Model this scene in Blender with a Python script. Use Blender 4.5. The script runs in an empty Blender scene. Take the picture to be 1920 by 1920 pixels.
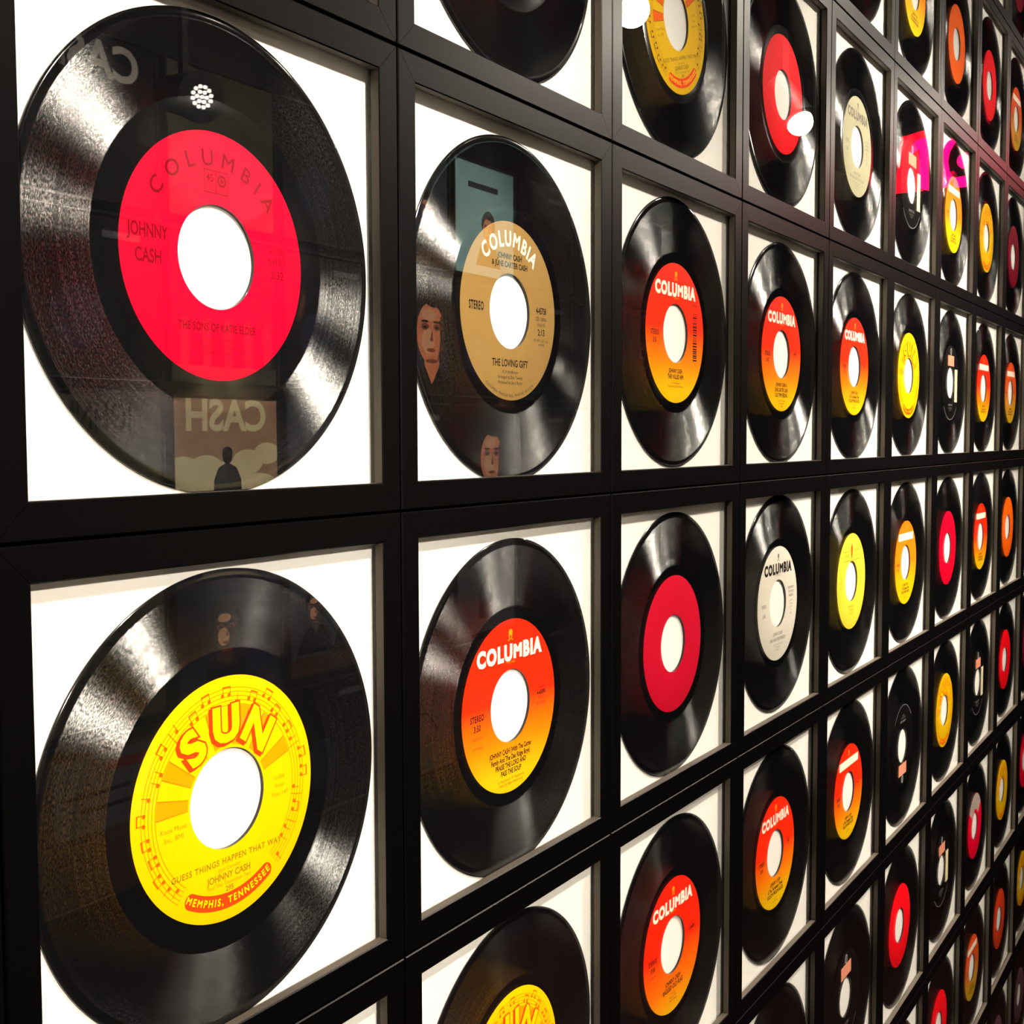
import bpy, bmesh, math, random
from mathutils import Matrix, Vector
random.seed(7)
sc = bpy.context.scene
COL = sc.collection
S = 0.202            # pitch of the frames, metres
Z0 = 1.67            # height of the seam over the row of the big red record

# ------------------------------------------------------------------ camera, world, lamps, exposure
CAM = Vector((-0.22362, -0.32427, Z0 - 0.17012))
yaw, pit, rol = 1.01126998, -0.06051978, -0.00317939
fw = Vector((math.sin(yaw)*math.cos(pit), math.cos(yaw)*math.cos(pit), math.sin(pit)))
rt = fw.cross(Vector((0, 0, 1))).normalized(); up = rt.cross(fw)
r2 = rt*math.cos(rol) + up*math.sin(rol); u2 = -rt*math.sin(rol) + up*math.cos(rol)
cd = bpy.data.cameras.new('camera'); cam = bpy.data.objects.new('camera', cd); COL.objects.link(cam)
cd.sensor_width = 36; cd.lens = 42.404; cd.clip_start = 0.01; cd.clip_end = 50
M = Matrix((r2, u2, -fw)).transposed().to_4x4(); M.translation = CAM
cam.matrix_world = M
sc.camera = cam
vs = sc.view_settings
vs.view_transform = 'Standard'; vs.look = 'None'; vs.gamma = 1; vs.use_curve_mapping = False
vs.exposure = 0.0
sc.display_settings.display_device = 'sRGB'
w = bpy.data.worlds.new('world'); sc.world = w; w.use_nodes = True
w.node_tree.nodes['Background'].inputs[0].default_value = (0.9, 0.85, 0.9, 1)
w.node_tree.nodes['Background'].inputs[1].default_value = 0.0

# lamps over the record wall: x, y, z of the lens, aim point, watts, cone in degrees
WALL_LAMPS = [(0.15, -0.66, 2.12, (0.20, 0.0, 1.62), 80, 64),
              (-0.32, -1.20, 1.97, (0.14, 0.0, 1.14), 120, 40),
              (1.12, -0.66, 2.16, (1.02, 0.0, 1.40), 130, 84),
              (1.71, -0.63, 2.25, (1.60, 0.0, 1.25), 62, 140),
              (1.45, -1.25, 2.50, (1.36, 0.0, 0.98), 300, 62),  # added fill lamp, brightens the lower right records
              (2.60, -0.63, 2.25, (2.40, 0.0, 1.25), 46, 140)]
# lamps over the cover wall and an added fill lamp for its pale left part
COVER_LAMPS = [(1.30, -0.50, 2.55, (1.55, -1.5, 1.55), 360, 80),
               (2.50, -0.50, 2.55, (2.45, -1.5, 1.55), 200, 80)]
PALE_FILL_LAMPS = [(-0.20, -0.45, 2.55, (-0.10, -1.5, 1.45), 45, 84)]
LAMP_COL = (1.0, 0.89, 0.75)

# ------------------------------------------------------------------ helpers
def lin(*c):
    return tuple(((v/255)/12.92 if v/255 <= .04045 else ((v/255+.055)/1.055)**2.4) for v in c)
MATS = {}
def mat(name, col, rough=.6, spec=.5, emit=None, es=0, noise=0, bump=0, nscale=200):
    if name in MATS: return MATS[name]
    m = bpy.data.materials.new(name); m.use_nodes = True
    nt = m.node_tree; b = nt.nodes['Principled BSDF']
    b.inputs['Base Color'].default_value = (*col, 1); b.inputs['Roughness'].default_value = rough
    b.inputs['Specular IOR Level'].default_value = spec
    if emit:
        b.inputs['Emission Color'].default_value = (*emit, 1); b.inputs['Emission Strength'].default_value = es
    if noise or bump:
        tc = nt.nodes.new('ShaderNodeTexCoord'); n = nt.nodes.new('ShaderNodeTexNoise')
        n.inputs['Scale'].default_value = nscale; n.inputs['Detail'].default_value = 4
        nt.links.new(tc.outputs['Object'], n.inputs['Vector'])
        if noise:
            mx = nt.nodes.new('ShaderNodeMix'); mx.data_type = 'RGBA'
            mx.inputs[6].default_value = (*[c*(1-noise) for c in col], 1)
            mx.inputs[7].default_value = (*[min(1, c*(1+noise)) for c in col], 1)
            nt.links.new(n.outputs['Fac'], mx.inputs[0]); nt.links.new(mx.outputs[2], b.inputs['Base Color'])
        if bump:
            bp = nt.nodes.new('ShaderNodeBump'); bp.inputs['Strength'].default_value = bump
            bp.inputs['Distance'].default_value = .0003
            nt.links.new(n.outputs['Fac'], bp.inputs['Height']); nt.links.new(bp.outputs['Normal'], b.inputs['Normal'])
    MATS[name] = m
    return m

def ramp_mat(name, stops):
    """paper whose printed colour runs from the top of the label (z = +45 mm) to its bottom"""
    m = bpy.data.materials.new(name); m.use_nodes = True
    nt = m.node_tree; b = nt.nodes['Principled BSDF']
    b.inputs['Roughness'].default_value = .6; b.inputs['Specular IOR Level'].default_value = .05
    tc = nt.nodes.new('ShaderNodeTexCoord'); sp = nt.nodes.new('ShaderNodeSeparateXYZ')
    mr = nt.nodes.new('ShaderNodeMapRange'); mr.inputs[1].default_value = .0455; mr.inputs[2].default_value = -.0455
    cr = nt.nodes.new('ShaderNodeValToRGB'); el = cr.color_ramp.elements
    for i, (p, c) in enumerate(stops):
        e = el[i] if i < 2 else el.new(p)
        e.position = p; e.color = (*c, 1)
    nt.links.new(tc.outputs['Object'], sp.inputs[0]); nt.links.new(sp.outputs['Z'], mr.inputs[0])
    nt.links.new(mr.outputs[0], cr.inputs[0]); nt.links.new(cr.outputs[0], b.inputs['Base Color'])
    return m

def groove_mat():
    """vinyl cut with fine concentric grooves: the shading normal swings to and fro along the radius, groove by groove"""
    m = bpy.data.materials.new('grooved vinyl'); m.use_nodes = True
    nt = m.node_tree; b = nt.nodes['Principled BSDF']
    b.inputs['Base Color'].default_value = (.003, .003, .0035, 1)
    N = nt.nodes.new
    def L(a, c): nt.links.new(a, c)
    tc = N('ShaderNodeTexCoord'); sp = N('ShaderNodeSeparateXYZ'); L(tc.outputs['Object'], sp.inputs[0])
    def mth(op, a, c=None):
        n = N('ShaderNodeMath'); n.operation = op; L(a, n.inputs[0])
        if c is not None:
            if isinstance(c, (int, float)): n.inputs[1].default_value = c
            else: L(c, n.inputs[1])
        return n.outputs[0]
    def noise(v, detail):
        n = N('ShaderNodeTexNoise'); n.inputs['Scale'].default_value = 1; n.inputs['Detail'].default_value = detail
        L(v, n.inputs['Vector']); return n.outputs['Fac']
    def rng(v, a, c, d, e):
        n = N('ShaderNodeMapRange')
        for i, q in zip((1, 2, 3, 4), (a, c, d, e)): n.inputs[i].default_value = q
        L(v, n.inputs[0]); return n.outputs[0]
    def comb(a, c):
        n = N('ShaderNodeCombineXYZ'); L(a, n.inputs[0]); L(c, n.inputs[1]); return n.outputs[0]
    x, z = sp.outputs['X'], sp.outputs['Z']
    r = mth('SQRT', mth('ADD', mth('MULTIPLY', x, x), mth('MULTIPLY', z, z)))
    a = mth('ARCTAN2', z, x)
    grain = noise(comb(mth('MULTIPLY', r, 2600.0), mth('MULTIPLY', a, 60.0)), 2)
    band = noise(comb(mth('MULTIPLY', r, 900.0), mth('MULTIPLY', a, 1.2)), 3)
    tri = N('ShaderNodeMath'); tri.operation = 'PINGPONG'
    L(mth('ADD', r, mth('MULTIPLY', grain, .00012)), tri.inputs[0]); tri.inputs[1].default_value = .00006
    t = mth('SUBTRACT', mth('DIVIDE', tri.outputs[0], .00006), .5)          # the two walls of each V-shaped groove
    tilt = mth('ADD', mth('MULTIPLY', t, 2*(GROOVE_TILT - GROOVE_FLAT)), mth('MULTIPLY', mth('SIGN', t), GROOVE_FLAT))
    ir = mth('DIVIDE', tilt, r)
    nv = N('ShaderNodeCombineXYZ'); L(mth('MULTIPLY', ir, x), nv.inputs[0]); nv.inputs[1].default_value = -1; L(mth('MULTIPLY', ir, z), nv.inputs[2])
    vt = N('ShaderNodeVectorTransform'); vt.vector_type = 'NORMAL'; vt.convert_from = 'OBJECT'; vt.convert_to = 'WORLD'
    L(nv.outputs[0], vt.inputs[0])
    nn = N('ShaderNodeVectorMath'); nn.operation = 'NORMALIZE'; L(vt.outputs[0], nn.inputs[0])
    k = mth('MULTIPLY', rng(grain, .42, .56, .10, 1.0), rng(band, .35, .65, .5, 1.0))
    b.inputs['Specular IOR Level'].default_value = 0
    gl = N('ShaderNodeBsdfGlossy'); gl.distribution = 'BECKMANN'; gl.inputs['Roughness'].default_value = GROOVE_ROUGH
    L(nn.outputs[0], gl.inputs['Normal'])
    fr = N('ShaderNodeFresnel'); fr.inputs['IOR'].default_value = 3.1; L(nn.outputs[0], fr.inputs['Normal'])
    mx = N('ShaderNodeMixShader'); L(mth('MULTIPLY', fr.outputs[0], k), mx.inputs[0])
    L(b.outputs[0], mx.inputs[1]); L(gl.outputs[0], mx.inputs[2]); L(mx.outputs[0], nt.nodes['Material Output'].inputs['Surface'])
    return m
GROOVE_TILT, GROOVE_FLAT, GROOVE_ROUGH = 0.92, 0.30, 0.23

def pane_mat(name='clear glass', tint=(.985, .99, .985)):
    m = bpy.data.materials.new(name); m.use_nodes = True
    nt = m.node_tree; nt.nodes.remove(nt.nodes['Principled BSDF'])
    out = nt.nodes['Material Output']
    tr = nt.nodes.new('ShaderNodeBsdfTransparent'); tr.inputs[0].default_value = (*tint, 1)
    gl = nt.nodes.new('ShaderNodeBsdfGlossy'); gl.inputs['Roughness'].default_value = 0.0
    fr = nt.nodes.new('ShaderNodeFresnel'); ge = nt.nodes.new('ShaderNodeNewGeometry')
    mr = nt.nodes.new('ShaderNodeMapRange'); mr.inputs[3].default_value = 1.5; mr.inputs[4].default_value = 1/1.5
    nt.links.new(ge.outputs['Backfacing'], mr.inputs[0]); nt.links.new(mr.outputs[0], fr.inputs['IOR'])
    mx = nt.nodes.new('ShaderNodeMixShader')
    nt.links.new(fr.outputs[0], mx.inputs[0]); nt.links.new(tr.outputs[0], mx.inputs[1]); nt.links.new(gl.outputs[0], mx.inputs[2])
    nt.links.new(mx.outputs[0], out.inputs['Surface'])
    return m

def link(name, me, parent=None, loc=None):
    o = bpy.data.objects.new(name, me); COL.objects.link(o)
    if parent is not None: o.parent = parent
    if loc is not None: o.location = loc
    return o
def mesh_py(name, V, F, mats, idx=None, smooth=None):
    me = bpy.data.meshes.new(name); me.from_pydata(V, [], F)
    for m in mats: me.materials.append(m)
    if idx: me.polygons.foreach_set('material_index', idx)
    if smooth is not None:
        me.polygons.foreach_set('use_smooth', [True]*len(F))
        me.update(); me.set_sharp_from_angle(angle=math.radians(smooth))
    me.update()
    return me
def box(V, F, x0, x1, y0, y1, z0, z1):
    n = len(V)
    V += [(x0,y0,z0),(x1,y0,z0),(x1,y1,z0),(x0,y1,z0),(x0,y0,z1),(x1,y0,z1),(x1,y1,z1),(x0,y1,z1)]
    F += [(n,n+3,n+2,n+1),(n+4,n+5,n+6,n+7),(n,n+1,n+5,n+4),(n+1,n+2,n+6,n+5),(n+2,n+3,n+7,n+6),(n+3,n,n+4,n+7)]
def box_mesh(name, dims, mats):
    V, F = [], []; box(V, F, *dims); return mesh_py(name, V, F, mats)
def lathe(name, prof, n, mats, slot, smooth=35):
    """profile of (r, y, slot-of-next-segment), closed, turned about the y axis"""
    V, F, I = [], [], []
    k = len(prof)
    for i in range(n):
        a = 2*math.pi*i/n; c, s = math.cos(a), math.sin(a)
        for r, y in prof: V.append((r*c, y, r*s))
    for i in range(n):
        j = (i+1) % n
        for q in range(k):
            q2 = (q+1) % k
            F.append((i*k+q, i*k+q2, j*k+q2, j*k+q)); I.append(slot[q])
    return mesh_py(name, V, F, mats, I, smooth)

# ------------------------------------------------------------------ printed lettering (flat letters of the built-in font)
_G = {}
def _raw(body, bold):
    cu = bpy.data.curves.new('glyph', 'FONT'); cu.body = body; cu.size = 1; cu.resolution_u = 3; cu.offset = bold
    o = bpy.data.objects.new('glyph', cu); COL.objects.link(o)
    dg = bpy.context.evaluated_depsgraph_get(); dg.update()
    me = o.evaluated_get(dg).to_mesh()
    V = [(v.co.x, v.co.y) for v in me.vertices]; F = [tuple(p.vertices) for p in me.polygons]
    o.evaluated_get(dg).to_mesh_clear()
    bpy.data.objects.remove(o); bpy.data.curves.remove(cu)
    return V, F
def glyph(ch, bold=0):
    k = (ch, bold)
    if k not in _G:
        if ('I0', 0) not in _G:
            _G[('I0', 0)] = max(v[0] for v in _raw('I', 0)[0])
            hv = [v[1] for v in _raw('H', 0)[0]]; _G[('H0', 0)] = max(hv)
        adv = max(v[0] for v in _raw(ch + 'I', 0)[0]) - _G[('I0', 0)] if ch != ' ' else .3
        V, F = _raw(ch, bold) if ch != ' ' else ([], [])
        _G[k] = (V, F, adv)
    return _G[k]
def strokes(c, bold):
    if bold and c in 'MWVKXYZ&':
        V, F, _ = glyph(c, 0)
        return [(V, F, q*bold, .12*i) for i, q in enumerate((-1, 0, 1))]
    V, F, _ = glyph(c, bold)
    return [(V, F, 0, 0)]
class Print:
    """a layer cake of flat printing in millimetres, x right and z up, seen from -y"""
    def __init__(s, auto=0): s.V, s.F, s.I, s.mats = [], [], [], []; s.auto = auto; s.n = 0
    def slot(s, m):
        if m not in s.mats: s.mats.append(m)
        return s.mats.index(m)
    def add(s, pts, faces, m, lay=0):
        n = len(s.V); i = s.slot(m); s.n += 1; y = -.00006*(1+lay) - s.auto*s.n
        if s.auto: pts = [(max(-152, min(152, x)), max(-152, min(152, z))) for x, z in pts]
        s.V += [(x*.001, y, z*.001) for x, z in pts]
        for f in faces:
            s.F.append(tuple(n+q for q in f)); s.I.append(i)
    def text(s, t, x, z, h, m, align='C', sx=1.0, bold=0, rot=0, lay=0, track=0):
        glyph('H'); k = h/_G[('H0', 0)]
        W = sum((glyph(c, bold)[2] + track) for c in t)*k*sx
        cx = {'C': -W/2, 'L': 0, 'R': -W}[align]
        ca, sa = math.cos(rot), math.sin(rot)
        for c in t:
            adv = glyph(c, bold)[2]
            for V, F, sh, dl in strokes(c, bold):
                P = []
                for vx, vy in V:
                    px, pz = cx + (vx+sh)*k*sx, vy*k - h/2
                    P.append((x + px*ca - pz*sa, z + px*sa + pz*ca))
                s.add(P, F, m, lay + dl)
            cx += (adv+track)*k*sx
    def arc(s, t, R, ang, h, m, sx=1.0, bold=0, lay=0, track=0, under=False, ox=0, oz=0):
        """text round the label; R of the baseline, ang of the middle in degrees (90 = top)"""
        glyph('H'); k = h/_G[('H0', 0)]
        adv = [(glyph(c, bold)[2] + track)*k*sx for c in t]; W = sum(adv)
        d = -W/2
        for c, a in zip(t, adv):
            th = math.radians(ang) + (1 if under else -1)*(d + a/2)/R
            if under: ux, uz, nx, nz = -math.sin(th), math.cos(th), -math.cos(th), -math.sin(th)
            else: ux, uz, nx, nz = math.sin(th), -math.cos(th), math.cos(th), math.sin(th)
            bx, bz = R*math.cos(th), R*math.sin(th)
            for V, F, sh, dl in strokes(c, bold):
                P = [(ox + bx + ((vx+sh)*k*sx - a/2)*ux + vy*k*nx, oz + bz + ((vx+sh)*k*sx - a/2)*uz + vy*k*nz) for vx, vy in V]
                s.add(P, F, m, lay + dl)
            d += a
    def rect(s, x0, x1, z0, z1, m, lay=0, rot=0):
        cx, cz = (x0+x1)/2, (z0+z1)/2; ca, sa = math.cos(rot), math.sin(rot)
        P = [(cx+(x-cx)*ca-(z-cz)*sa, cz+(x-cx)*sa+(z-cz)*ca) for x, z in ((x0,z0),(x1,z0),(x1,z1),(x0,z1))]
        s.add(P, [(0,1,2,3)], m, lay)
    def ring(s, r0, r1, m, lay=0, a0=0, a1=360, n=None, ox=0, oz=0):
        n = n or max(3, int((a1-a0)/4)); P, F = [], []
        for i in range(n+1):
            a = math.radians(a0+(a1-a0)*i/n); c, q = math.cos(a), math.sin(a)
            P += [(ox+r0*c, oz+r0*q), (ox+r1*c, oz+r1*q)]
            if i < n: F.append((2*i, 2*i+1, 2*i+3, 2*i+2))
        s.add(P, F, m, lay)
    def poly(s, pts, m, lay=0): s.add(pts, [tuple(range(len(pts)))], m, lay)
    def disc(s, x, z, r, m, lay=0, n=16, sz=1.0):
        s.poly([(x+r*math.cos(2*math.pi*i/n), z+r*sz*math.sin(2*math.pi*i/n)) for i in range(n)], m, lay)
    def mesh(s, name): return mesh_py(name, s.V, s.F, s.mats, s.I)

# ------------------------------------------------------------------ materials
FRAME = mat('black satin frame', (.0008, .0007, .0009), .34, .115, bump=.12, nscale=900)
EDGE = mat('dark brown frame edge', (.055, .043, .03), .6, .3)
BOARD = mat('warm white mount board', (.86, .83, .79), .9, .1, noise=.02, nscale=60)
VINYL = mat('black vinyl', (.003, .003, .0035), .10, .5)
GROOVE = groove_mat()
GLASS = pane_mat()
def paper(n, *c): return mat('label paper ' + n, lin(*c), .6, .05, noise=.06, nscale=120)
P_RED = paper('crimson red', 226, 0, 44)
P_RED2 = paper('scarlet red', 240, 10, 26)
P_CRIM = paper('plain crimson', 196, 14, 44)
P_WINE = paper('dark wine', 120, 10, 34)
P_TAN = paper('gold tan', 150, 118, 66)
P_CREAM = paper('grey cream', 178, 172, 142)
P_PROMO = paper('pale grey', 214, 206, 192)
P_PALE = paper('pale lemon', 246, 212, 62)
P_YEL = paper('sun yellow', 250, 190, 0)
P_GOLD = paper('dull gold', 226, 180, 8)
P_BLACK = paper('black', 10, 9, 10)
P_ORNG = paper('plain orange', 255, 104, 10)
P_ORED = paper('orange red', 214, 62, 26)
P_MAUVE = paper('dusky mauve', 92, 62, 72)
G_OR = ramp_mat('orange to yellow label', [(0, lin(240,34,8)), (.46, lin(240,44,8)), (.70, lin(244,130,8)), (.92, lin(246,196,14))])
G_OR2 = ramp_mat('red orange to amber label', [(0, lin(240,30,10)), (.50, lin(240,38,10)), (.80, lin(242,116,10)), (1.0, lin(246,180,14))])
G_OR3 = ramp_mat('soft orange to gold label', [(0, lin(240,112,16)), (.50, lin(244,140,14)), (.72, lin(246,186,12)), (1.0, lin(250,214,12))])
G_OR4 = ramp_mat('dull orange to ochre label', [(0, lin(216,66,24)), (.45, lin(208,84,30)), (.72, lin(204,140,34)), (1.0, lin(204,164,30))])
INK = mat('black ink', (.008, .007, .006), .6, .05)
INK_RED = mat('dark red ink', lin(128, 0, 22), .6, .05)
INK_DIM = mat('thin brown ink', lin(120, 60, 14), .6, .05)
INK_OL = mat('olive ink', lin(150, 120, 10), .6, .05)
INK_GR = mat('grey ink', lin(120, 112, 104), .6, .05)
WHITE = mat('white print', lin(246, 232, 212), .6, .05)
ORI = mat('orange print', lin(232, 96, 6), .6, .05)
ORR = mat('red orange print', lin(232, 62, 14), .6, .05)
YRAY = mat('amber rays', lin(240, 150, 0), .6, .05)
YLT = mat('bright yellow print', lin(252, 204, 0), .6, .05)
EMB = mat('amber emblem', lin(250, 150, 20), .6, .05)
SALM = mat('salmon sticker paper', lin(232, 150, 120), .7, .2)
CREAMST = mat('cream sticker paper', lin(232, 216, 180), .7, .2)
SILV = mat('silver print', lin(176, 160, 152), .5, .3)
GREYL = mat('grey line print', lin(150, 148, 150), .5, .3)

# ------------------------------------------------------------------ meshes shared by every framed record
B, RAB, G2, LIP, DEP, CH = .0640*S, .034*S, .0026*S, .0046, .022, .0005
def rail_mesh():
    prof = [(G2, CH), (G2+CH, 0), (B-CH, 0), (B, CH), (B, LIP), (RAB, LIP), (RAB, DEP), (G2, DEP)]
    V, F = [], []; e = .00012
    for end in (0, 1):
        for u, y in prof:
            x = -S/2 + u + e if end == 0 else S/2 - u - e
            V.append((x, y, -S/2 + u))
    k = len(prof)
    for i in range(k):
        j = (i+1) % k
        F.append((i, i+k, j+k, j))
    F.append(tuple(range(k))); F.append(tuple(range(2*k-1, k-1, -1)))
    me = mesh_py('frame_rail', V, F, [FRAME, EDGE], [1 if i == 3 else 0 for i in range(len(F))])
    bm = bmesh.new(); bm.from_mesh(me); bmesh.ops.recalc_face_normals(bm, faces=bm.faces); bm.to_mesh(me); bm.free()
    return me
RAIL = rail_mesh()
inn = S/2 - RAB - .0003
PANE_ME = box_mesh('glass_pane', (-inn, inn, LIP+.0001, LIP+.0009, -inn, inn), [GLASS])
BOARD_ME = box_mesh('backing_board', (-inn, inn, .0078, .0105, -inn, inn), [BOARD])
def record_mesh(name, g0, g1, n):
    mm = .001
    prof = [(19.05,1.5),(19.05,.06),(19.15,0),(47.0,0),(47.4,.05),(g0,.06),(g1,.06),(g1+.4,.03),(86.2,.03),(86.9,.2),(87.3,.55),(87.3,.95),(86.9,1.35),(86.2,1.5)]
    slot = [0]*len(prof); slot[5] = 1
    me = lathe(name, [(r*mm, y*mm) for r, y in prof], n, [VINYL, GROOVE], slot)
    bm = bmesh.new(); bm.from_mesh(me); bmesh.ops.recalc_face_normals(bm, faces=bm.faces); bm.to_mesh(me); bm.free()
    return me
REC_A = record_mesh('record', 57, 83.6, 220)
REC_B = record_mesh('record', 52, 83.6, 128)
def label_mesh(R, m, n=96):
    me = lathe('paper_label', [(.01910, 0), (.01912, -.00004), (R*.001-.0001, -.00004), (R*.001, 0)], n, [m], [0]*4, 30)
    bm = bmesh.new(); bm.from_mesh(me); bmesh.ops.recalc_face_normals(bm, faces=bm.faces); bm.to_mesh(me); bm.free()
    return me

# ------------------------------------------------------------------ the label designs
def emblem(p, x, z, r, m):
    p.disc(x, z, r, m, 0, 14, .85); p.rect(x-.8*r, x-.4*r, z-1.9*r, z-.6*r, m, 0, .35); p.rect(x+.3*r, x+.7*r, z-1.9*r, z-.6*r, m, 0, -.35)
    p.rect(x-1.25*r, x-.5*r, z-2.1*r, z-1.8*r, m); p.rect(x+.5*r, x+1.2*r, z-2.1*r, z-1.8*r, m)
def wordmark(p, m, z=28.0, h=7.6):
    p.text('COLUMBIA', 0, z, h, m, sx=1.0, bold=.062, track=.085)
def small(p, lines, x, z, h, m, dz=None, **k):
    for i, t in enumerate(lines): p.text(t, x, z - i*(dz or h*1.5), h, m, **k)

def d_red():
    p = Print(); m = INK_RED
    p.arc('COLUMBIA', 33.0, 90, 5.6, m, sx=1.1, bold=.018, track=.31)
    for q in ((-6,-5.6),(5.6,6),(-.2,.2)): p.rect(q[0], q[1], 23, 31.5, m)
    p.rect(-6, 6, 23, 23.4, m); p.rect(-6, 6, 31.1, 31.5, m)
    p.text('45', -3, 28.6, 2.6, m, bold=.02); p.text('RPM', -3, 25.2, 1.5, m); p.ring(1.4, 2.3, m, 0, 0, 360, 20, 2.9, 28); p.disc(2.9, 28, .8, m)
    p.text('JOHNNY', -32.5, 5.4, 4.6, m, sx=.66, bold=.03); p.text('CASH', -32.5, -3.2, 4.6, m, sx=.7, bold=.03)
    p.text('4-43313', 31.5, 2.2, 2.6, m, sx=.8); p.text('2:32', 31.5, -3.2, 3.0, m, bold=.01)
    p.text('45 RPM', 31.5, 6.0, 1.7, m)
    p.text('THE SONS OF KATIE ELDER', 0, -25.8, 2.9, m, sx=.74, bold=.03)
    small(p, ['(From the picture)', 'E. Bernstein - E. Sheldon', 'JOHNNY CASH'], 0, -30.0, 1.5, m, 2.5)
    return p
def d_tan():
    p = Print()
    p.arc('COLUMBIA', 33.0, 90, 7.4, WHITE, sx=.86, bold=.03, track=.06)
    small(p, ['JOHNNY CASH', '& JUNE CARTER CASH'], 0, 27.6, 2.7, INK, 4.1, sx=.86, bold=.03)
    p.text('STEREO', -31, .6, 4.0, INK, sx=.56, bold=.035, track=.10)
    p.text('4-45758', 31, 2.8, 3.2, INK, sx=.66, bold=.03)
    small(p, ['ZSS 158006', 'Vocal 45'], 31, -1.5, 1.9, INK, 3.0, sx=.8)
    p.text('2:13', 31, -8.6, 3.2, INK, bold=.02, sx=.9)
    small(p, ['(P) 1973 C.B.S., Inc.', '45 RPM'], 31, -13, 1.3, INK, 2.2)
    p.text('THE LOVING GIFT', 0, -26.3, 3.5, INK, sx=.82, bold=.02)
    small(p, ['- K. Kristofferson -', 'Arranged by Don Tweedy', 'Produced by Larry Butler'], 0, -30.8, 1.7, INK, 2.7, sx=.9)
    p.arc('COLUMBIA MARCAS REG. PRINTED IN U.S.A.', 43.6, 270, 1.4, INK, under=True, track=.1)
    return p
def d_orange(left, right, title, tiny, bar=False, ink=INK, dim=INK_DIM, tz=-24.4, th=2.7, tsx=.78, band=False):
    p = Print()
    if band: p.rect(-30, 30, 24.2, 32, WHITE)
    else: wordmark(p, WHITE); p.text('TRADE MARK', 0, 22.8, 1.0, EMB)
    emblem(p, 0, 38.4, 2.0, EMB)
    for i, t in enumerate(left):
        p.text(t, -31.5, -1.0 - i*5.0, 3.1 if i < 2 else 1.4, ink if i < 2 else INK_RED, sx=.68, bold=.036 if i < 2 else 0, track=.10)
    if bar:
        rnd = random.Random(3); z = 15
        p.text('38-06740', 30.5, 20.5, 1.9, INK, sx=.8)
        while z > -16:
            h = rnd.choice((.35, .35, .7, 1.0)); p.rect(27.5, 34, z-h, z, INK); z -= h + rnd.choice((.35, .5, .9))
    for i, t in enumerate(right):
        p.text(t, 31, 4.6 - i*2.9, 2.3 if i == 1 else 1.5, ink if i == 1 else INK_RED, sx=.8, bold=.03 if i == 1 else 0)
    small(p, title, 0, tz, th, ink, th*1.42, sx=tsx, bold=.03)
    small(p, tiny, 0, tz - len(title)*th*1.42 - .2, 1.4, dim, 2.2)
    return p
def d_sun(ink=INK_OL, dark=ORI, rays=YRAY, lt=YLT, full=True):
    p = Print()
    for i, a in enumerate((0, 26, 52, 78, 104, 128, 152, 176)):
        if i == 0: continue
        w = 12
        p.ring(20.2, 35.2, rays, 0, a-w+4, a+w-8, 8)
        p.ring(20.2, 35.2, dark, 1, a-w+4, a-w+4.5, 1); p.ring(20.2, 35.2, dark, 1, a+w-8.5, a+w-8, 1)
    for r in (35.4, 37.0, 38.6, 40.2, 41.8): p.ring(r, r+.22, dark, 0, -52, 232, 90)
    rnd = random.Random(5); a = -48
    while a < 228:
        r = 36.4 + 1.6*rnd.randint(0, 3)*.9
        x, z = r*math.cos(math.radians(a)), r*math.sin(math.radians(a))
        p.disc(x, z, .85, dark, 1, 8)
        p.ring(r, r+3.4, dark, 1, a-.9, a-.5, 1)
        if rnd.random() < .4: p.ring(r+2.8, r+3.4, dark, 1, a-.9, a+4.6, 2); p.disc((r)*math.cos(math.radians(a+5)), r*math.sin(math.radians(a+5)), .85, dark, 1, 8); p.ring(r, r+3.4, dark, 1, a+4.2, a+4.6, 1); a += 5
        if rnd.random() < .25: p.ring(35.4, 42, dark, 1, a+4, a+4.4, 1); a += 3
        a += rnd.choice((6, 8, 10))
    for ch, th in (('S', 127), ('U', 91), ('N', 55)):
        for dx, dz, m, bo, la in ((-1.1, -.6, ORR, .085, 2), (0, 0, ORR, .085, 3), (0, 0, lt, .05, 4)):
            p.arc(ch, 22.4, th, 12.4, m, sx=1.1, bold=bo, lay=la, ox=dx, oz=dz)
    ends = []
    for a0, sg in ((300, 1), (240, -1)):
        cx, cz = 39.2*math.cos(math.radians(a0)), 39.2*math.sin(math.radians(a0))
        t = [(cx + 3*math.cos(math.radians(a0 + sg*(90*0) + q)), cz + 3*math.sin(math.radians(a0 + q))) for q in (range(15, 180, 15) if sg > 0 else range(195, 360, 15))]
        ends.append(t)
    p.ring(36.2, 42.2, ORR, 1, 240, 300, 20)
    for t, a0 in zip(ends, (300, 240)):
        c, q = math.cos(math.radians(a0)), math.sin(math.radians(a0))
        o_, i_ = (42.2*c, 42.2*q), (36.2*c, 36.2*q)
        p.poly(([o_] + t + [i_]) if a0 == 300 else ([i_] + t + [o_]), ORR, 1)
    p.arc('MEMPHIS, TENNESSEE', 40.4, 270, 2.6, lt, bold=.03, under=True, track=.2, lay=2, sx=.94)
    if full:
        p.text('GUESS THINGS HAPPEN THAT WAY', 0, -23.6, 2.25, ink, sx=.94, bold=.03, track=.08)
        p.text('(Jack Clement)', 0, -26.6, 1.3, ink)
        p.text('JOHNNY CASH', 0, -29.4, 2.5, ink, sx=.9, bold=.03)
        p.text('And The Tennessee Two', 0, -32.2, 1.5, ink); p.text('295', 0, -34.6, 1.9, ink, bold=.03)
        small(p, ['Knox Music', 'Inc., BMI'], -27, -4.6, 1.8, ink, 3.4)
        small(p, ['U-304', 'Vocal', 'Time: 1:47'], 28, 1.4, 1.5, ink, 3.3)
    return p
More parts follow.
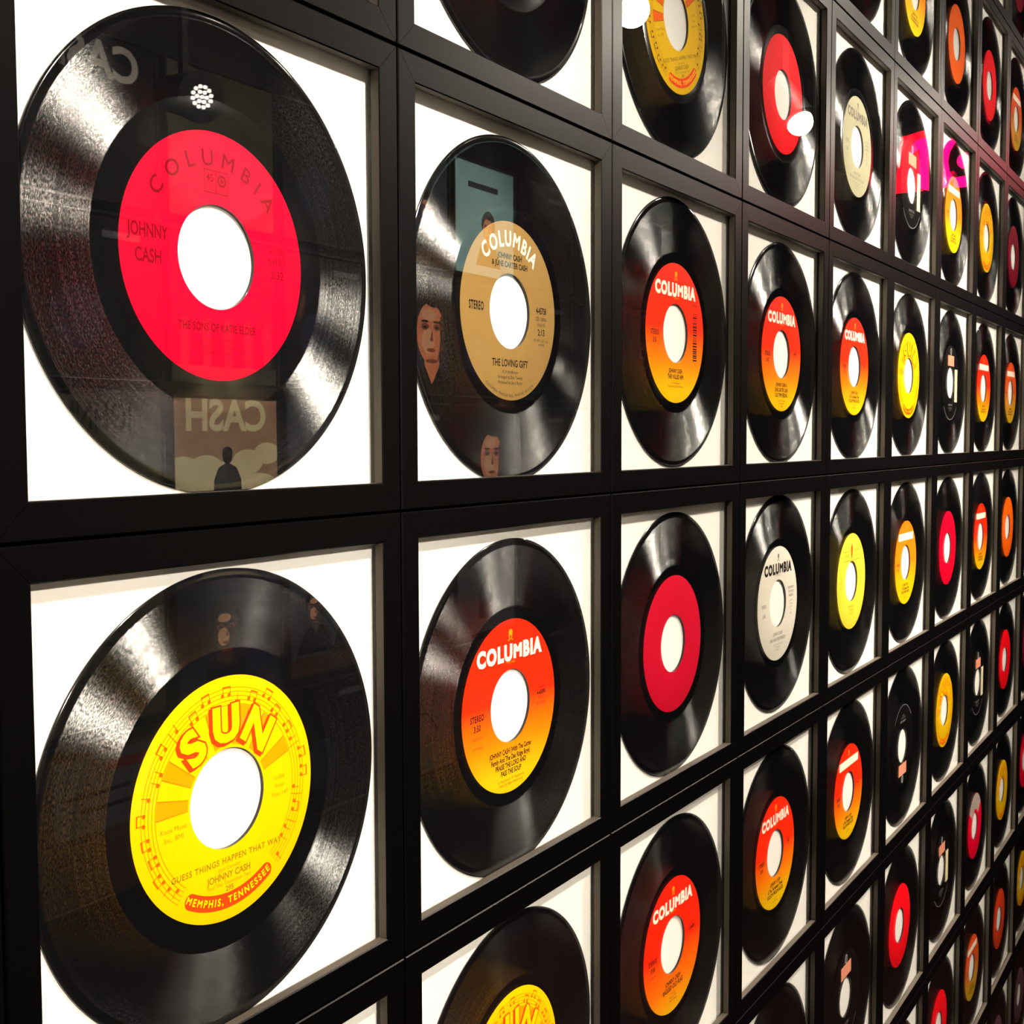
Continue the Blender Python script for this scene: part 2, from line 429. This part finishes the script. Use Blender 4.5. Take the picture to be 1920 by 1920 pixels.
def d_promo(ink=INK, title=('JOHNNY CASH', 'FAIR WEATHER FRIENDS')):
    p = Print(); wordmark(p, ink); emblem(p, 0, 38.4, 2.0, INK_GR)
    p.text('A PRODUCT OF', 0, 22.8, 1.2, INK_GR)
    p.text('STEREO', -32, .5, 2.6, ink, sx=.8); p.text('2:58', -32, -7, 2.9, ink, sx=.9)
    small(p, ['DEMONSTRATION', 'NOT FOR SALE', 'PROMOTION'], 31, 10, 2.0, ink, 3.4, sx=.62)
    small(p, ['45 RPM', '3-10011', 'ZSS 159', '1974', 'CBS Inc.'], 31, -1, 1.3, INK_GR, 2.6)
    small(p, list(title), 0, -24.6, 2.7, ink, 4.4, sx=.8)
    small(p, ['J. Cash - House of Cash', 'Produced by', 'Don Law'], 0, -33, 1.3, INK_GR, 2.2)
    return p
def d_pale():
    p = Print()
    p.poly([(0, 36.5), (2.8, 32), (2.2, 26), (.8, 21.5), (-.8, 21.5), (-2.2, 26), (-2.8, 32)], ORR)
    for x0, x1 in ((-27, -6), (6, 27)): p.rect(x0, x1, 28.6, 29.0, INK)
    p.rect(-27, 27, 19.6, 20.0, INK)
    p.text('JOHNNY', -15, 24.4, 3.6, INK_OL, sx=.8, track=.1); p.text('CASH', 15, 24.4, 3.6, INK_OL, sx=.8, track=.1)
    small(p, ['45 RPM', 'STEREO', 'HOUSE OF', 'CASH', 'BMI', '3:12'], -32, 6, 1.5, INK_OL, 2.8)
    small(p, ['SIDE ONE', '884', '45', 'VOCAL', 'PRODUCED', 'IN', 'TENN.'], 32, 12, 1.5, INK_OL, 2.8)
    small(p, ['JOHNNY CASH', 'THE SONG', '(J. R. Cash)'], 0, -24, 2.0, INK_OL, 3.4)
    p.arc('MADE AND PRINTED IN U.S.A.', 43.0, 270, 1.3, INK_OL, under=True, track=.4)
    return p
def d_black(cream=True, flip=False, arcs=(-140, -40)):
    p = Print()
    p.ring(44.6, 45.1, GREYL, 0, *arcs)
    p.disc(0, 37.5, 4.2, GREYL, 0, 20, 1.1); p.ring(1.4, 2.4, P_BLACK, 1, 0, 360, 16, 0, 37.5)
    p.text('JOHNNY CASH', 0, -27, 2.4, GREYL, sx=.9); small(p, ['HOUSE OF CASH', '45 RPM'], 0, -31, 1.6, INK_GR, 2.6)
    return p
def sticker_mesh(w, h, m):
    V, F = [], []; box(V, F, -w/2, w/2, -.00022, -.00008, -h/2, h/2); return mesh_py('sticker', V, F, [m])
ST_SALM = sticker_mesh(.032, .0125, SALM); ST_CREAM = sticker_mesh(.0135, .040, CREAMST)

L96 = {}
def lab(m, R=45.3, n=96):
    k = (m.name, R, n)
    if k not in L96: L96[k] = label_mesh(R, m, n)
    return L96[k]
def D(m, pr=None, R=45.3, n=96, st=(), rot=0, rec=None):
    return dict(m=lab(m, R, n), pr=pr.mesh('lettering') if pr else None, st=st, rot=rot, rec=rec or REC_B)
far_or = ('STEREO', '2:45'), ('45 RPM', '4-45', 'ZSS'), ['JOHNNY CASH', '& The Tennessee Three', 'FOLSOM PRISON BLUES'], ['J. Cash', 'Bob Johnston']
T = dict(
 red=D(P_RED, d_red(), n=160, rec=REC_A),
 tan=D(P_TAN, d_tan(), n=128, rec=REC_B),
 or_him=D(G_OR, d_orange(['STEREO', '3:51'], [], ['JOHNNY CASH', 'THEY KILLED HIM'], ['K. Kristofferson', 'Produced by Chips Moman'], bar=True)),
 or_old=D(G_OR, d_orange(['STEREO', '2:47'], ['45 RPM', '3-10436', 'ZSS'], ['JOHNNY CASH &', 'JUNE CARTER CASH', 'OLD TIME FEELING'], ['T. Jans - W. Jennings', 'Produced by', 'C. Bragg'], th=2.9)),
 or_far=D(G_OR, d_orange(*far_or)),
 or_soup=D(G_OR, d_orange(['STEREO', '3:50', 'Arranged by', 'Larry Butler'], ['45 RPM', '4-45890', 'ZSS 157', '(P) 1973 CBS'], ['JOHNNY CASH (With The Carter', 'Family And The Oak Ridge Boys)', 'PRAISE THE LORD AND', 'PASS THE SOUP'], ['A. Hammond - M. Hazlewood', 'Prod. by Albert Hammond'], tz=-23.4, th=2.6, tsx=.74), n=128),
 or_flag=D(G_OR2, d_orange(['STEREO', '3:06', 'Recorded live'], ['45 RPM', '4-46028', 'ZSS'], ['JOHNNY CASH', 'RAGGED OLD FLAG'], ['J. R. Cash', 'Produced by', 'Charlie Bragg'], th=3.1), R=45.6),
 or_mid=D(G_OR, d_orange(*far_or, th=3.0)),
 or_band=D(G_OR, d_orange(*far_or, band=True)),
 or_soft=D(G_OR3, d_orange(*far_or, band=True)),
 or_dull=D(G_OR4, d_orange(*far_or, band=True)),
 sun=D(P_YEL, d_sun(), R=46.6, n=160, rec=REC_A),
 sun2=D(P_YEL, d_sun(), R=46.2, n=128),
 sungold=D(P_GOLD, d_sun(dark=INK_DIM, rays=ORI), R=46.2, rot=18),
 sunfar=D(P_YEL, d_sun(full=False), R=45.6),
 sunfar2=D(P_GOLD, d_sun(full=False), R=45.6),
 crim=D(P_CRIM, R=45.3), red2=D(P_RED2), rose=D(P_RED), wine=D(P_WINE),
 cream=D(P_CREAM, d_promo(INK_GR, ('JOHNNY CASH', 'ANY OLD WIND THAT BLOWS'))),
 promo=D(P_PROMO, d_promo(), R=46),
 pale=D(P_PALE, d_pale()),
 blk=D(P_BLACK, d_black(), st=((ST_SALM, 0, .0265), (ST_CREAM, .0285, -.003))),
 blk_s=D(P_BLACK, d_black(), st=((ST_SALM, 0, .0265),)),
 blk_f=D(P_BLACK, d_black(), st=((ST_SALM, 0, .0265),), rot=180),
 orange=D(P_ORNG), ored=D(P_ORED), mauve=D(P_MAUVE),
)
def silver_band():
    p = Print(); p.ring(23, 45, SILV, 0, 35, 145, 24); return p
T['silver'] = D(P_RED, silver_band())

# ------------------------------------------------------------------ the framed records: (column, row) -> design, dx, dz (mm of the record in its frame), tilt, label
C = {}
def cell(c, r, t, label, dx=0, dz=-2.4, rot=0): C[(c, r)] = (t, label, dx, dz, rot)
R0, R1 = "in the big scarlet label's row", "in the big yellow sunburst's row"
UP, LO = 'one row above the big scarlet label', 'one row below the big yellow sunburst'
cell(0, 0, 'red', 'large framed record with scarlet label lettered in dark red, at upper left', -1.0, -2.0)
cell(1, 0, 'tan', 'framed record with gold-tan label and white arched lettering, right of the big scarlet one', 0, -4.1)
cell(2, 0, 'or_him', 'framed record with orange-yellow label and upright bar code beside the hole', 1.6, -.6)
cell(3, 0, 'or_old', 'framed orange-yellow record just right of the one with a bar code', 2.6, -2.4)
cell(4, 0, 'or_far', 'framed orange-yellow record, fifth from left ' + R0, .6, -2.5)
cell(5, 0, 'sunfar', 'framed record with plain bright yellow label, ' + R0)
cell(6, 0, 'blk', 'framed record, black label with pink and cream stickers, ' + R0)
cell(7, 0, 'or_band', 'framed orange-yellow record right of the black-labelled one ' + R0)
cell(8, 0, 'or_dull', 'framed dull orange record at the right edge ' + R0)
cell(0, 1, 'sun', 'large framed record with yellow sunburst label, at lower left', -.4, -2.7)
cell(1, 1, 'or_soup', 'framed record with orange-yellow label, right of the big yellow sunburst one', -.6, -5.7)
cell(2, 1, 'crim', 'framed record with plain crimson label, third from left ' + R1, .2, -2.8)
cell(3, 1, 'promo', 'framed record with pale grey label and black lettering, right of plain crimson one', -.2, .3)
cell(4, 1, 'pale', 'framed record with pale lemon label and small red emblem')
cell(5, 1, 'or_soft', 'framed record with soft orange and gold label, right of the pale lemon one')
cell(6, 1, 'rose', 'framed record with plain rose-red label, seventh from left ' + R1)
cell(7, 1, 'or_band', 'framed orange-yellow record, right of the rose-red one ' + R1)
cell(8, 1, 'orange', 'framed record with plain orange label, at right end ' + R1)
cell(9, 1, 'wine', 'sliver of a framed record at the right edge ' + R1)
cell(-1, 1, 'red2', 'corner of a black frame at the left edge ' + R1)
cell(0, 2, 'sun2', 'corner of a white-backed frame at the bottom edge, below the big yellow sunburst')
cell(1, 2, 'sun2', 'framed yellow sunburst record cut off by the bottom edge', 0, -3)
cell(2, 2, 'or_flag', 'framed red-orange record, third from left ' + LO, 2.2, -6)
cell(3, 2, 'or_mid', 'framed orange record, fourth from left ' + LO)
cell(4, 2, 'or_band', 'framed orange-yellow record with pale band, fifth from left ' + LO)
cell(5, 2, 'blk_f', 'framed black-labelled record hung upside down, pink sticker below its hole')
cell(6, 2, 'sunfar2', 'framed record with golden yellow label, seventh from left ' + LO)
cell(7, 2, 'blk', 'framed record, black label with pink and cream stickers, ' + LO)
cell(8, 2, 'red2', 'framed record with plain red label, ninth from left ' + LO)
cell(9, 2, 'wine', 'sliver of a framed record at the right edge ' + LO)
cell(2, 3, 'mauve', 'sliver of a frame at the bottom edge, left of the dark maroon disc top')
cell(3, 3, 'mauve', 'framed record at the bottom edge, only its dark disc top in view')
cell(4, 3, 'blk_s', 'framed record with black label and one pink sticker, near the bottom edge')
cell(5, 3, 'red2', 'framed record with plain bright red label, two rows below the big yellow sunburst')
cell(6, 3, 'blk', 'framed record, black label, pink and cream stickers, lowest of three such')
cell(7, 3, 'silver', 'framed record with crimson label under a silver band')
cell(8, 3, 'sunfar2', 'framed record with dull yellow label, right of the silver-banded one')
cell(9, 3, 'red', 'framed crimson record cut off by right edge, beside the dull yellow one')
cell(5, 4, 'wine', 'framed record at the bottom edge below the bright red one, only dark top seen')
cell(6, 4, 'red2', 'framed red record cut off at the bottom, three rows below the yellow sunburst')
cell(7, 4, 'or_dull', 'framed dull orange-gold record with pale slanting band, near lower right corner')
cell(8, 4, 'ored', 'framed record with plain orange-red label, near lower right corner')
cell(9, 4, 'sunfar2', 'framed ochre record cut off by the right edge, beside the plain orange-red one')
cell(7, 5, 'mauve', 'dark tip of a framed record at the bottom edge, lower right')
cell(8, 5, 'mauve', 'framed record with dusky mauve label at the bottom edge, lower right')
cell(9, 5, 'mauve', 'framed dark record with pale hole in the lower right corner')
cell(0, -1, 'red2', 'bottom corner of a frame at the top edge above the big scarlet label')
cell(1, -1, 'wine', 'framed black record at the top edge, label out of view')
cell(2, -1, 'sungold', 'framed record with dull gold sunburst label at the top edge')
cell(3, -1, 'red2', 'framed record with plain red label, right of the dull gold sunburst')
cell(4, -1, 'cream', 'framed record with grey cream label and grey lettering')
cell(5, -1, 'blk', 'framed record, pink and cream stickers on black label, ' + UP)
cell(6, -1, 'or_soft', 'framed record with orange-gold label and pale band, ' + UP)
cell(7, -1, 'sunfar2', 'framed record with yellow label, eighth from left, ' + UP)
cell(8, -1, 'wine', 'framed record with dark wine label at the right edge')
cell(4, -2, 'red2', 'bottom of a framed black record at the top edge, above the grey cream one')
cell(5, -2, 'or_soft', 'framed record with yellow-orange label cut by the top edge', 0, -2, 0)
cell(6, -2, 'orange', 'framed record with plain orange label near the top edge')
cell(7, -2, 'red2', 'framed record with plain red label near the top right corner')
cell(8, -2, 'or_dull', 'framed orange-tan record with pale band at the right edge, near top corner')
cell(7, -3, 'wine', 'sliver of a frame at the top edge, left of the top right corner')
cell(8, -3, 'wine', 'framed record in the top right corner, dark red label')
fill = ['or_far', 'red2', 'sunfar', 'or_mid', 'cream', 'blk', 'crim', 'or_band']
for r in range(-3, 6):
    for c in range(-1, 11):
        if (c, r) not in C:
            C[(c, r)] = (fill[(c*5 + r*3) % 8], 'black-framed record on the same wall beyond the edges of the picture', 0, -2.4, 0)
OFF = 'black-framed record on the same wall beyond the edges of the picture'

def build_cell(c, r):
    t, label, dx, dz, rot = C[(c, r)]
    d = T[t]
    e = bpy.data.objects.new('framed_record', None); COL.objects.link(e); e.empty_display_size = .02
    e.location = ((c+.5)*S, 0, Z0 - (r+.5)*S)
    e['label'] = label; e['category'] = 'framed record'
    e['group'] = 'framed records beyond the picture' if label == OFF else 'framed records on the wall'
    for q in range(4):
        o = link('frame_rail', RAIL, e); o.rotation_euler = (0, q*math.pi/2, 0)
    link('backing_board', BOARD_ME, e)
    link('glass_pane', PANE_ME, e)
    rec = link('record', d['rec'], e, (dx*.001, .0063, dz*.001))
    rec.rotation_euler = (0, -math.radians(d['rot'] + rot), 0)
    link('paper_label', d['m'], rec)
    if d['pr']: link('lettering', d['pr'], rec)
    for me, x, z in d['st']:
        link('sticker', me, rec, (x, 0, z))
    return e
for (c, r) in sorted(C, key=lambda k: (k[1], k[0])): build_cell(c, r)

# ------------------------------------------------------------------ the room
def struct(name, me):
    o = link(name, me); o['kind'] = 'structure'; return o
WALLP = mat('charcoal wall paint', (.010, .0095, .010), .85, .15, noise=.1, nscale=30)
CEIL = mat('dark ceiling paint', (.02, .019, .02), .9, .1)
FLOORM = mat('red-brown floor', lin(56, 24, 18), .5, .4, noise=.3, nscale=6)
H = 2.85; YB = -1.555
struct('wall_front', box_mesh('wall_front', (-2.1, 6.0, DEP+.0002, .14, 0, H), [WALLP]))
FILLP = mat('pale fill paint', (.7, .66, .6), .85, .2, noise=.05, nscale=20)
struct('wall_rear_fill', box_mesh('wall_rear_fill', (-2.1, .7, YB-.14, YB, 0, H), [FILLP]))  # unseen pale stretch, added to bounce fill light onto the records
struct('wall_back', box_mesh('wall_back', (.7, 6.0, YB-.14, YB, 0, H), [WALLP]))
struct('wall_left', box_mesh('wall_left', (-2.24, -2.1, YB-.14, .14, 0, H), [WALLP]))
struct('wall_right', box_mesh('wall_right', (6.0, 6.14, YB-.14, .14, 0, H), [WALLP]))
struct('floor', box_mesh('floor', (-2.24, 6.14, YB-.14, .14, -.1, 0), [FLOORM]))
struct('ceiling', box_mesh('ceiling', (-2.24, 6.14, YB-.14, .14, H, H+.1), [CEIL]))

# ------------------------------------------------------------------ lamps
LENS = mat('lit lamp lens', (1, 1, 1), .3, .5, emit=LAMP_COL, es=60)
LENS2 = mat('lit lamp chips', (1, 1, 1), .3, .5, emit=(1, .95, .8), es=14)
HOUS = mat('black lamp housing', (.004, .004, .004), .55, .15)
def cyl(V, F, r, y0, y1, n=24, r1=None):
    k = len(V); r1 = r if r1 is None else r1
    for i in range(n):
        a = 2*math.pi*i/n; V.append((r*math.cos(a), y0, r*math.sin(a)))
    for i in range(n):
        a = 2*math.pi*i/n; V.append((r1*math.cos(a), y1, r1*math.sin(a)))
    for i in range(n):
        j = (i+1) % n; F.append((k+i, k+n+i, k+n+j, k+j))
    F.append(tuple(k+i for i in range(n))); F.append(tuple(k+n+i for i in reversed(range(n))))
V, F = [], []; cyl(V, F, .042, 0, .012); cyl(V, F, .040, .012, .12, r1=.030); HOUSE_ME = mesh_py('housing', V, F, [HOUS], smooth=40)
V, F = [], []; cyl(V, F, .028, -.003, 0); LENS_ME = mesh_py('lens', V, F, [LENS], smooth=40)
V, F = [], []
for x, z in [(0, 0)] + [(.0085*math.cos(a*1.0472), .0085*math.sin(a*1.0472)) for a in range(6)] + [(.0165*math.cos(a*.5236+.26), .0165*math.sin(a*.5236+.26)) for a in range(12)]:
    k = len(V); cyl(V, F, .0033, -.003, 0, 10)
    V[k:] = [(vx+x, vy, vz+z) for vx, vy, vz in V[k:]]
CHIP_ME = mesh_py('lens', V, F, [LENS2])
def lamp(x, y, z, aim, watts, cone, label, lens=LENS_ME, light=True):
    e = bpy.data.objects.new('spot_lamp', None); COL.objects.link(e)
    e.location = (x, y, z); e['label'] = label; e['category'] = 'spot lamp'; e['group'] = 'spot lamps under the ceiling'
    d = (Vector(aim) - Vector((x, y, z))).normalized()          # housing local -y looks along d
    q = d.to_track_quat('-Y', 'Z')
    h = link('housing', HOUSE_ME, e); h.rotation_mode = 'QUATERNION'; h.rotation_quaternion = q
    l = link('lens', lens, h)
    V, F = [], []; box(V, F, -.006, .006, -.006, .006, .02, H - z)
    link('stem', mesh_py('stem', V, F, [HOUS]), e, -d*.07)
    if light:
        ld = bpy.data.lights.new('lamp_light', 'SPOT'); ld.energy = watts; ld.color = LAMP_COL; ld.spot_size = math.radians(cone)
        ld.spot_blend = .8; ld.shadow_soft_size = .03
        lo = bpy.data.objects.new('lamp_light', ld); COL.objects.link(lo); lo.parent = e
        lo.rotation_mode = 'QUATERNION'; lo.rotation_quaternion = d.to_track_quat('-Z', 'Y'); lo.location = d*.006
names = ['black spot lamp above the big scarlet label', 'black spot lamp nearest the photographer, left of the records', 'black spot lamp over the middle of the record wall',
         'black spot lamp mirrored in the dull gold sunburst record', 'black fill lamp added for the lower right records', 'black spot lamp mirrored in the plain red record beside it']
for a, n in zip(WALL_LAMPS, names): lamp(*a, n)
lamp(*PALE_FILL_LAMPS[0], 'black fill lamp added for the pale part of the opposite wall')
for a, n in zip(COVER_LAMPS, ['black spot lamp aimed at the near album covers', 'black spot lamp aimed at the far album covers']): lamp(*a, n)
lamp(1.23, -1.18, 2.067, (.85, 0, 1.75), 0, 40, 'spot lamp of many small bulbs, mirrored above the big scarlet label', CHIP_ME, False)

# ------------------------------------------------------------------ glowing magenta sign, seen mirrored in the upper right records
MAG = mat('lit magenta acrylic', (.1, 0, .03), .3, .5, emit=(1.0, .0, .055), es=15)
REDL = mat('lit red acrylic', (.1, 0, 0), .3, .5, emit=(1.0, .0, .008), es=8)
e = bpy.data.objects.new('glowing_sign', None); COL.objects.link(e); e.location = (3.8, -.6, 2.38)
e['label'] = 'magenta glowing sign mirrored in the upper right records'; e['category'] = 'sign'
def ext(name, pts_list, m, x0, x1):
    V, F = [], []
    for pts in pts_list:
        n = len(V); k = len(pts)
        V += [(x0, y, z) for y, z in pts] + [(x1, y, z) for y, z in pts]
        F += [tuple(n+i for i in range(k)), tuple(n+k+i for i in reversed(range(k)))]
        F += [(n+i, n+k+i, n+k+(i+1) % k, n+(i+1) % k) for i in range(k)]
    return link(name, mesh_py(name, V, F, [m]), e)
def cir(y, z, r, n=28, a0=0, a1=360):
    return [(y+r*math.cos(math.radians(a0+(a1-a0)*i/n)), z+r*math.sin(math.radians(a0+(a1-a0)*i/n))) for i in range(n+1 if a1-a0 < 360 else n)]
V, F = [], []; box(V, F, .012, .03, -.13, .12, -.10, .12); link('backing', mesh_py('backing', V, F, [HOUS]), e)
V, F = [], []; box(V, F, .016, .026, -.01, .01, .12, H-2.38); link('stem', mesh_py('stem', V, F, [HOUS]), e)
ext('red_plate', [[(-.118, -.088), (-.03, -.088), (-.02, .06), (-.03, .10), (-.10, .088)]], REDL, .002, .012)
ext('bar', [[(-.04, -.08), (-.012, -.09), (-.015, .08), (-.055, .07), (-.07, .03), (-.04, .045)]], MAG, -.002, .012)
arc = cir(.10, -.005, .052, 20, 90, 270)
ext('bowl', [[(.085, .075), (.02, .05), (.012, 0), (.012, -.085), (.045, -.085)] + [(y, z) for y, z in reversed(arc)][0:0] + [(.062, -.06), (.05, -.035), (.045, -.005), (.05, .025), (.065, .05)]], MAG, 0, .012)
ext('dot', [cir(.10, -.01, .024)], MAG, 0, .012)
ext('foot', [[(.066, -.06), (.118, -.058), (.118, -.09), (.066, -.09)]], MAG, 0, .012)

# ------------------------------------------------------------------ the wall of album covers opposite (seen only as reflections)
CV_FR = mat('black cover frame', (.01, .01, .01), .4, .4)
def art(n, *c): return mat('cover print ' + n, lin(*c), .5, .3, noise=.25, nscale=14)
A_CREAM, A_SKY, A_DARK, A_NAVY = art('cream', 238, 222, 176), art('brown sky', 176, 140, 112), art('black', 8, 7, 8), art('navy', 34, 36, 58)
A_TURQ, A_FLESH, A_GREY, A_GRN = art('turquoise', 176, 230, 232), art('flesh', 246, 140, 100), art('grey', 84, 84, 88), art('moss', 66, 66, 48)
A_BRN, A_RED, A_SLATE, A_WH = art('brown', 70, 44, 34), art('red', 120, 24, 28), art('slate', 60, 64, 76), art('white', 230, 226, 214)
def figure(p, x, z, k, body, skin):
    p.disc(x, z+46*k, 9*k, skin, 1, 14, 1.25); p.disc(x, z+51*k, 9.5*k, body, 2, 14, .8)
    p.poly([(x-26*k, z-40*k), (x+26*k, z-40*k), (x+25*k, z+14*k), (x+17*k, z+30*k), (x+5*k, z+36*k), (x-5*k, z+36*k), (x-17*k, z+30*k), (x-25*k, z+14*k)], body, 1)
def face(p, x, z, k, skin, hair):
    p.poly([(x-16*k, z-74*k), (x+16*k, z-74*k), (x+18*k, z-20*k), (x-18*k, z-20*k)], skin)
    p.poly([(x-80*k, z-130*k), (x+2*k, z-130*k), (x+2*k, z-76*k), (x-17*k, z-48*k), (x-50*k, z-62*k)], hair)
    p.poly([(x+80*k, z-130*k), (x+50*k, z-62*k), (x+17*k, z-48*k), (x-2*k, z-76*k), (x-2*k, z-130*k)], hair)
    p.disc(x, z+16*k, 43*k, hair, 0, 24, 1.12); p.disc(x+2*k, z-3*k, 33*k, skin, 0, 24, 1.28)
    p.poly([(x-31*k, z+14*k), (x-31*k, z-10*k), (x-24*k, z-30*k), (x-12*k, z-42*k), (x-18*k, z-26*k), (x-20*k, z-8*k), (x-19*k, z+14*k), (x-24*k, z+26*k)], A_BRN)
    p.disc(x-6*k, z+46*k, 26*k, hair, 0, 20, .5)
    lo = art('shaded flesh', 150, 74, 52); hi = art('light flesh', 252, 176, 132)
    p.disc(x+9*k, z-14*k, 15*k, hi, 0, 18, 1.2); p.disc(x+6*k, z+22*k, 17*k, hi, 0, 18, .5)
    for q in (-13, 16): p.disc(x+q*k, z+6*k, 9*k, lo, 0, 14, .55); p.disc(x+q*k, z+5*k, 4.5*k, hair, 0, 10, .5); p.disc(x+q*k, z+13*k, 9*k, hair, 0, 12, .2)
    p.poly([(x-1*k, z+4*k), (x+4*k, z-13*k), (x-4*k, z-14*k)], lo)
    p.disc(x+2*k, z-26*k, 10*k, lo, 0, 14, .28); p.disc(x+1*k, z-41*k, 14*k, lo, 0, 14, .22)
def cover_art(kind):
    p = Print(.00003)
    def base(m): p.rect(-152, 152, -152, 152, m, 0)
    if kind == 'clouds':
        base(A_SKY)
        for x, z, r in ((-120, 30, 40), (-60, 12, 46), (60, 0, 48), (124, 0, 44), (0, -20, 60), (-90, -60, 80), (90, -60, 84), (0, -110, 90), (-90, -130, 80), (90, -130, 80)): p.disc(x, z, r, A_CREAM, 1, 18, .6)
        p.text('CASH', 0, 112, 62, A_CREAM, bold=.03, lay=3, sx=1.02)
        figure(p, 0, -48, 1.6, A_DARK, A_DARK)
    elif kind == 'moss':
        base(A_GRN); p.disc(0, -60, 150, A_GREY, 1, 24, .6)
    elif kind == 'title_face':
        base(A_NAVY); p.rect(-80, 80, 104, 146, A_GREY, 1); face(p, 10, -10, 1.1, A_BRN, A_DARK)
    elif kind == 'turq':
        base(A_TURQ); p.rect(-70, 80, 84, 100, A_SLATE, 1); face(p, -20, -20, .8, A_FLESH, A_BRN)
    elif kind == 'face':
        base(A_DARK); face(p, -35, 10, 1.7, A_FLESH, A_DARK)
    elif kind == 'face_side':
        base(A_NAVY); face(p, -78, 10, 1.9, A_FLESH, A_DARK)
    elif kind == 'pair':
        base(A_SLATE); face(p, -60, -10, .8, A_GREY, A_DARK); face(p, 60, 0, .8, A_GREY, A_DARK); p.rect(-152, 152, -152, -110, A_BRN, 4)
    elif kind == 'grey_fig':
        base(A_GREY); p.rect(-90, 90, 90, 130, A_DARK, 1); figure(p, 0, -60, 1.4, A_DARK, A_BRN)
    elif kind == 'swirl':
        base(A_GRN); p.text('JOHNNY', 20, 105, 50, A_DARK, sx=.7, bold=.01, lay=1); p.ring(90, 98, A_DARK, 1, 20, 160, 30, 0, -90)
    elif kind == 'stripes':
        base(A_DARK)
        for i in range(5): p.rect(-140+60*i, -116+60*i, -152, -20, A_BRN, 1)
        p.rect(-152, 152, -152, -120, A_GRN, 2)
    elif kind == 'dark_cash':
        base(A_DARK); p.text('CASH', 0, 108, 62, art('mid grey', 172, 168, 160), bold=.03, lay=1)
    elif kind == 'card':
        base(A_BRN); p.rect(-120, 120, -20, 130, A_GREY, 1); p.rect(-100, 0, 90, 110, A_RED, 2); p.rect(-60, 90, 50, 58, A_DARK, 2); p.rect(-100, 60, 20, 28, A_DARK, 2)
    elif kind == 'black':
        base(A_DARK); p.rect(-110, -20, 110, 124, A_GREY, 1); p.disc(40, -40, 60, A_NAVY, 1)
    return p.mesh('cover_print')
ART = {k: cover_art(k) for k in ('clouds', 'moss', 'title_face', 'turq', 'face', 'face_side', 'pair', 'grey_fig', 'swirl', 'stripes', 'dark_cash', 'card', 'black')}
CP = .333; CX0 = 1.478 + .1525; CZ0 = Z0 - .17 + 1.85*.41 - .1525
def cv_frame():
    V, F = [], []; a, b = CP/2-.010, .1525
    box(V, F, -a, a, 0, .022, b, a); box(V, F, -a, a, 0, .022, -a, -b); box(V, F, -a, -b, 0, .022, -b, b); box(V, F, b, a, 0, .022, -b, b)
    return mesh_py('frame', V, F, [CV_FR])
CVF = cv_frame(); CVB = box_mesh('sleeve', (-.1525, .1525, .008, .018, -.1525, .1525), [A_DARK])
GRID = {(-1,0):'dark_cash',(0,0):'moss',(1,0):'black',(2,0):'pair',(3,0):'turq',(4,0):'black',(5,0):'black',(6,0):'grey_fig',
 (-1,1):'black',(0,1):'stripes',(1,1):'black',(2,1):'face_side',(3,1):'black',(4,1):'black',(5,1):'title_face',(6,1):'face',
 (-1,2):'swirl',(0,2):'clouds',(1,2):'pair',(2,2):'black',(3,2):'face',(4,2):'black',(5,2):'turq',(6,2):'stripes',
 (-1,3):'swirl',(0,3):'title_face',(1,3):'pair',(2,3):'black',(3,3):'grey_fig',(4,3):'black',(5,3):'swirl',(6,3):'card',
 (-1,4):'card',(0,4):'black',(1,4):'black',(2,4):'swirl',(3,4):'black',(4,4):'black',(5,4):'pair',(6,4):'moss'}
KIND = dict(clouds='cream and brown cover with large title and dark standing figure', moss='moss green cover with a grey hill', title_face='navy cover with a grey title bar and a face',
 turq='turquoise cover with a portrait', face='dark cover with a large portrait', face_side='navy cover with a large portrait at one side', pair='slate cover with two portraits', grey_fig='grey cover with a dark figure', swirl='moss green cover with a dark swirl',
 stripes='cream cover with brown stripes', dark_cash='black cover with a grey title', card='brown cover with a white card', black='black cover with a small grey title')
ordn = ['first', 'second', 'third', 'fourth', 'fifth', 'sixth', 'seventh', 'eighth', 'ninth']
for (k, j), a in sorted(GRID.items()):
    e = bpy.data.objects.new('framed_cover', None); COL.objects.link(e)
    e.location = (CX0 + CP*k, YB + .0002, CZ0 - CP*j); e.rotation_euler = (0, 0, math.pi)
    e.location.y += .0222
    e['label'] = f'{KIND[a]}, {ordn[k+1]} column, {ordn[j]} row opposite'; e['category'] = 'album cover'; e['group'] = 'framed album covers opposite, seen as reflections'
    link('frame', CVF, e); s = link('sleeve', CVB, e); link('cover_print', ART[a], s, (0, .008, 0))
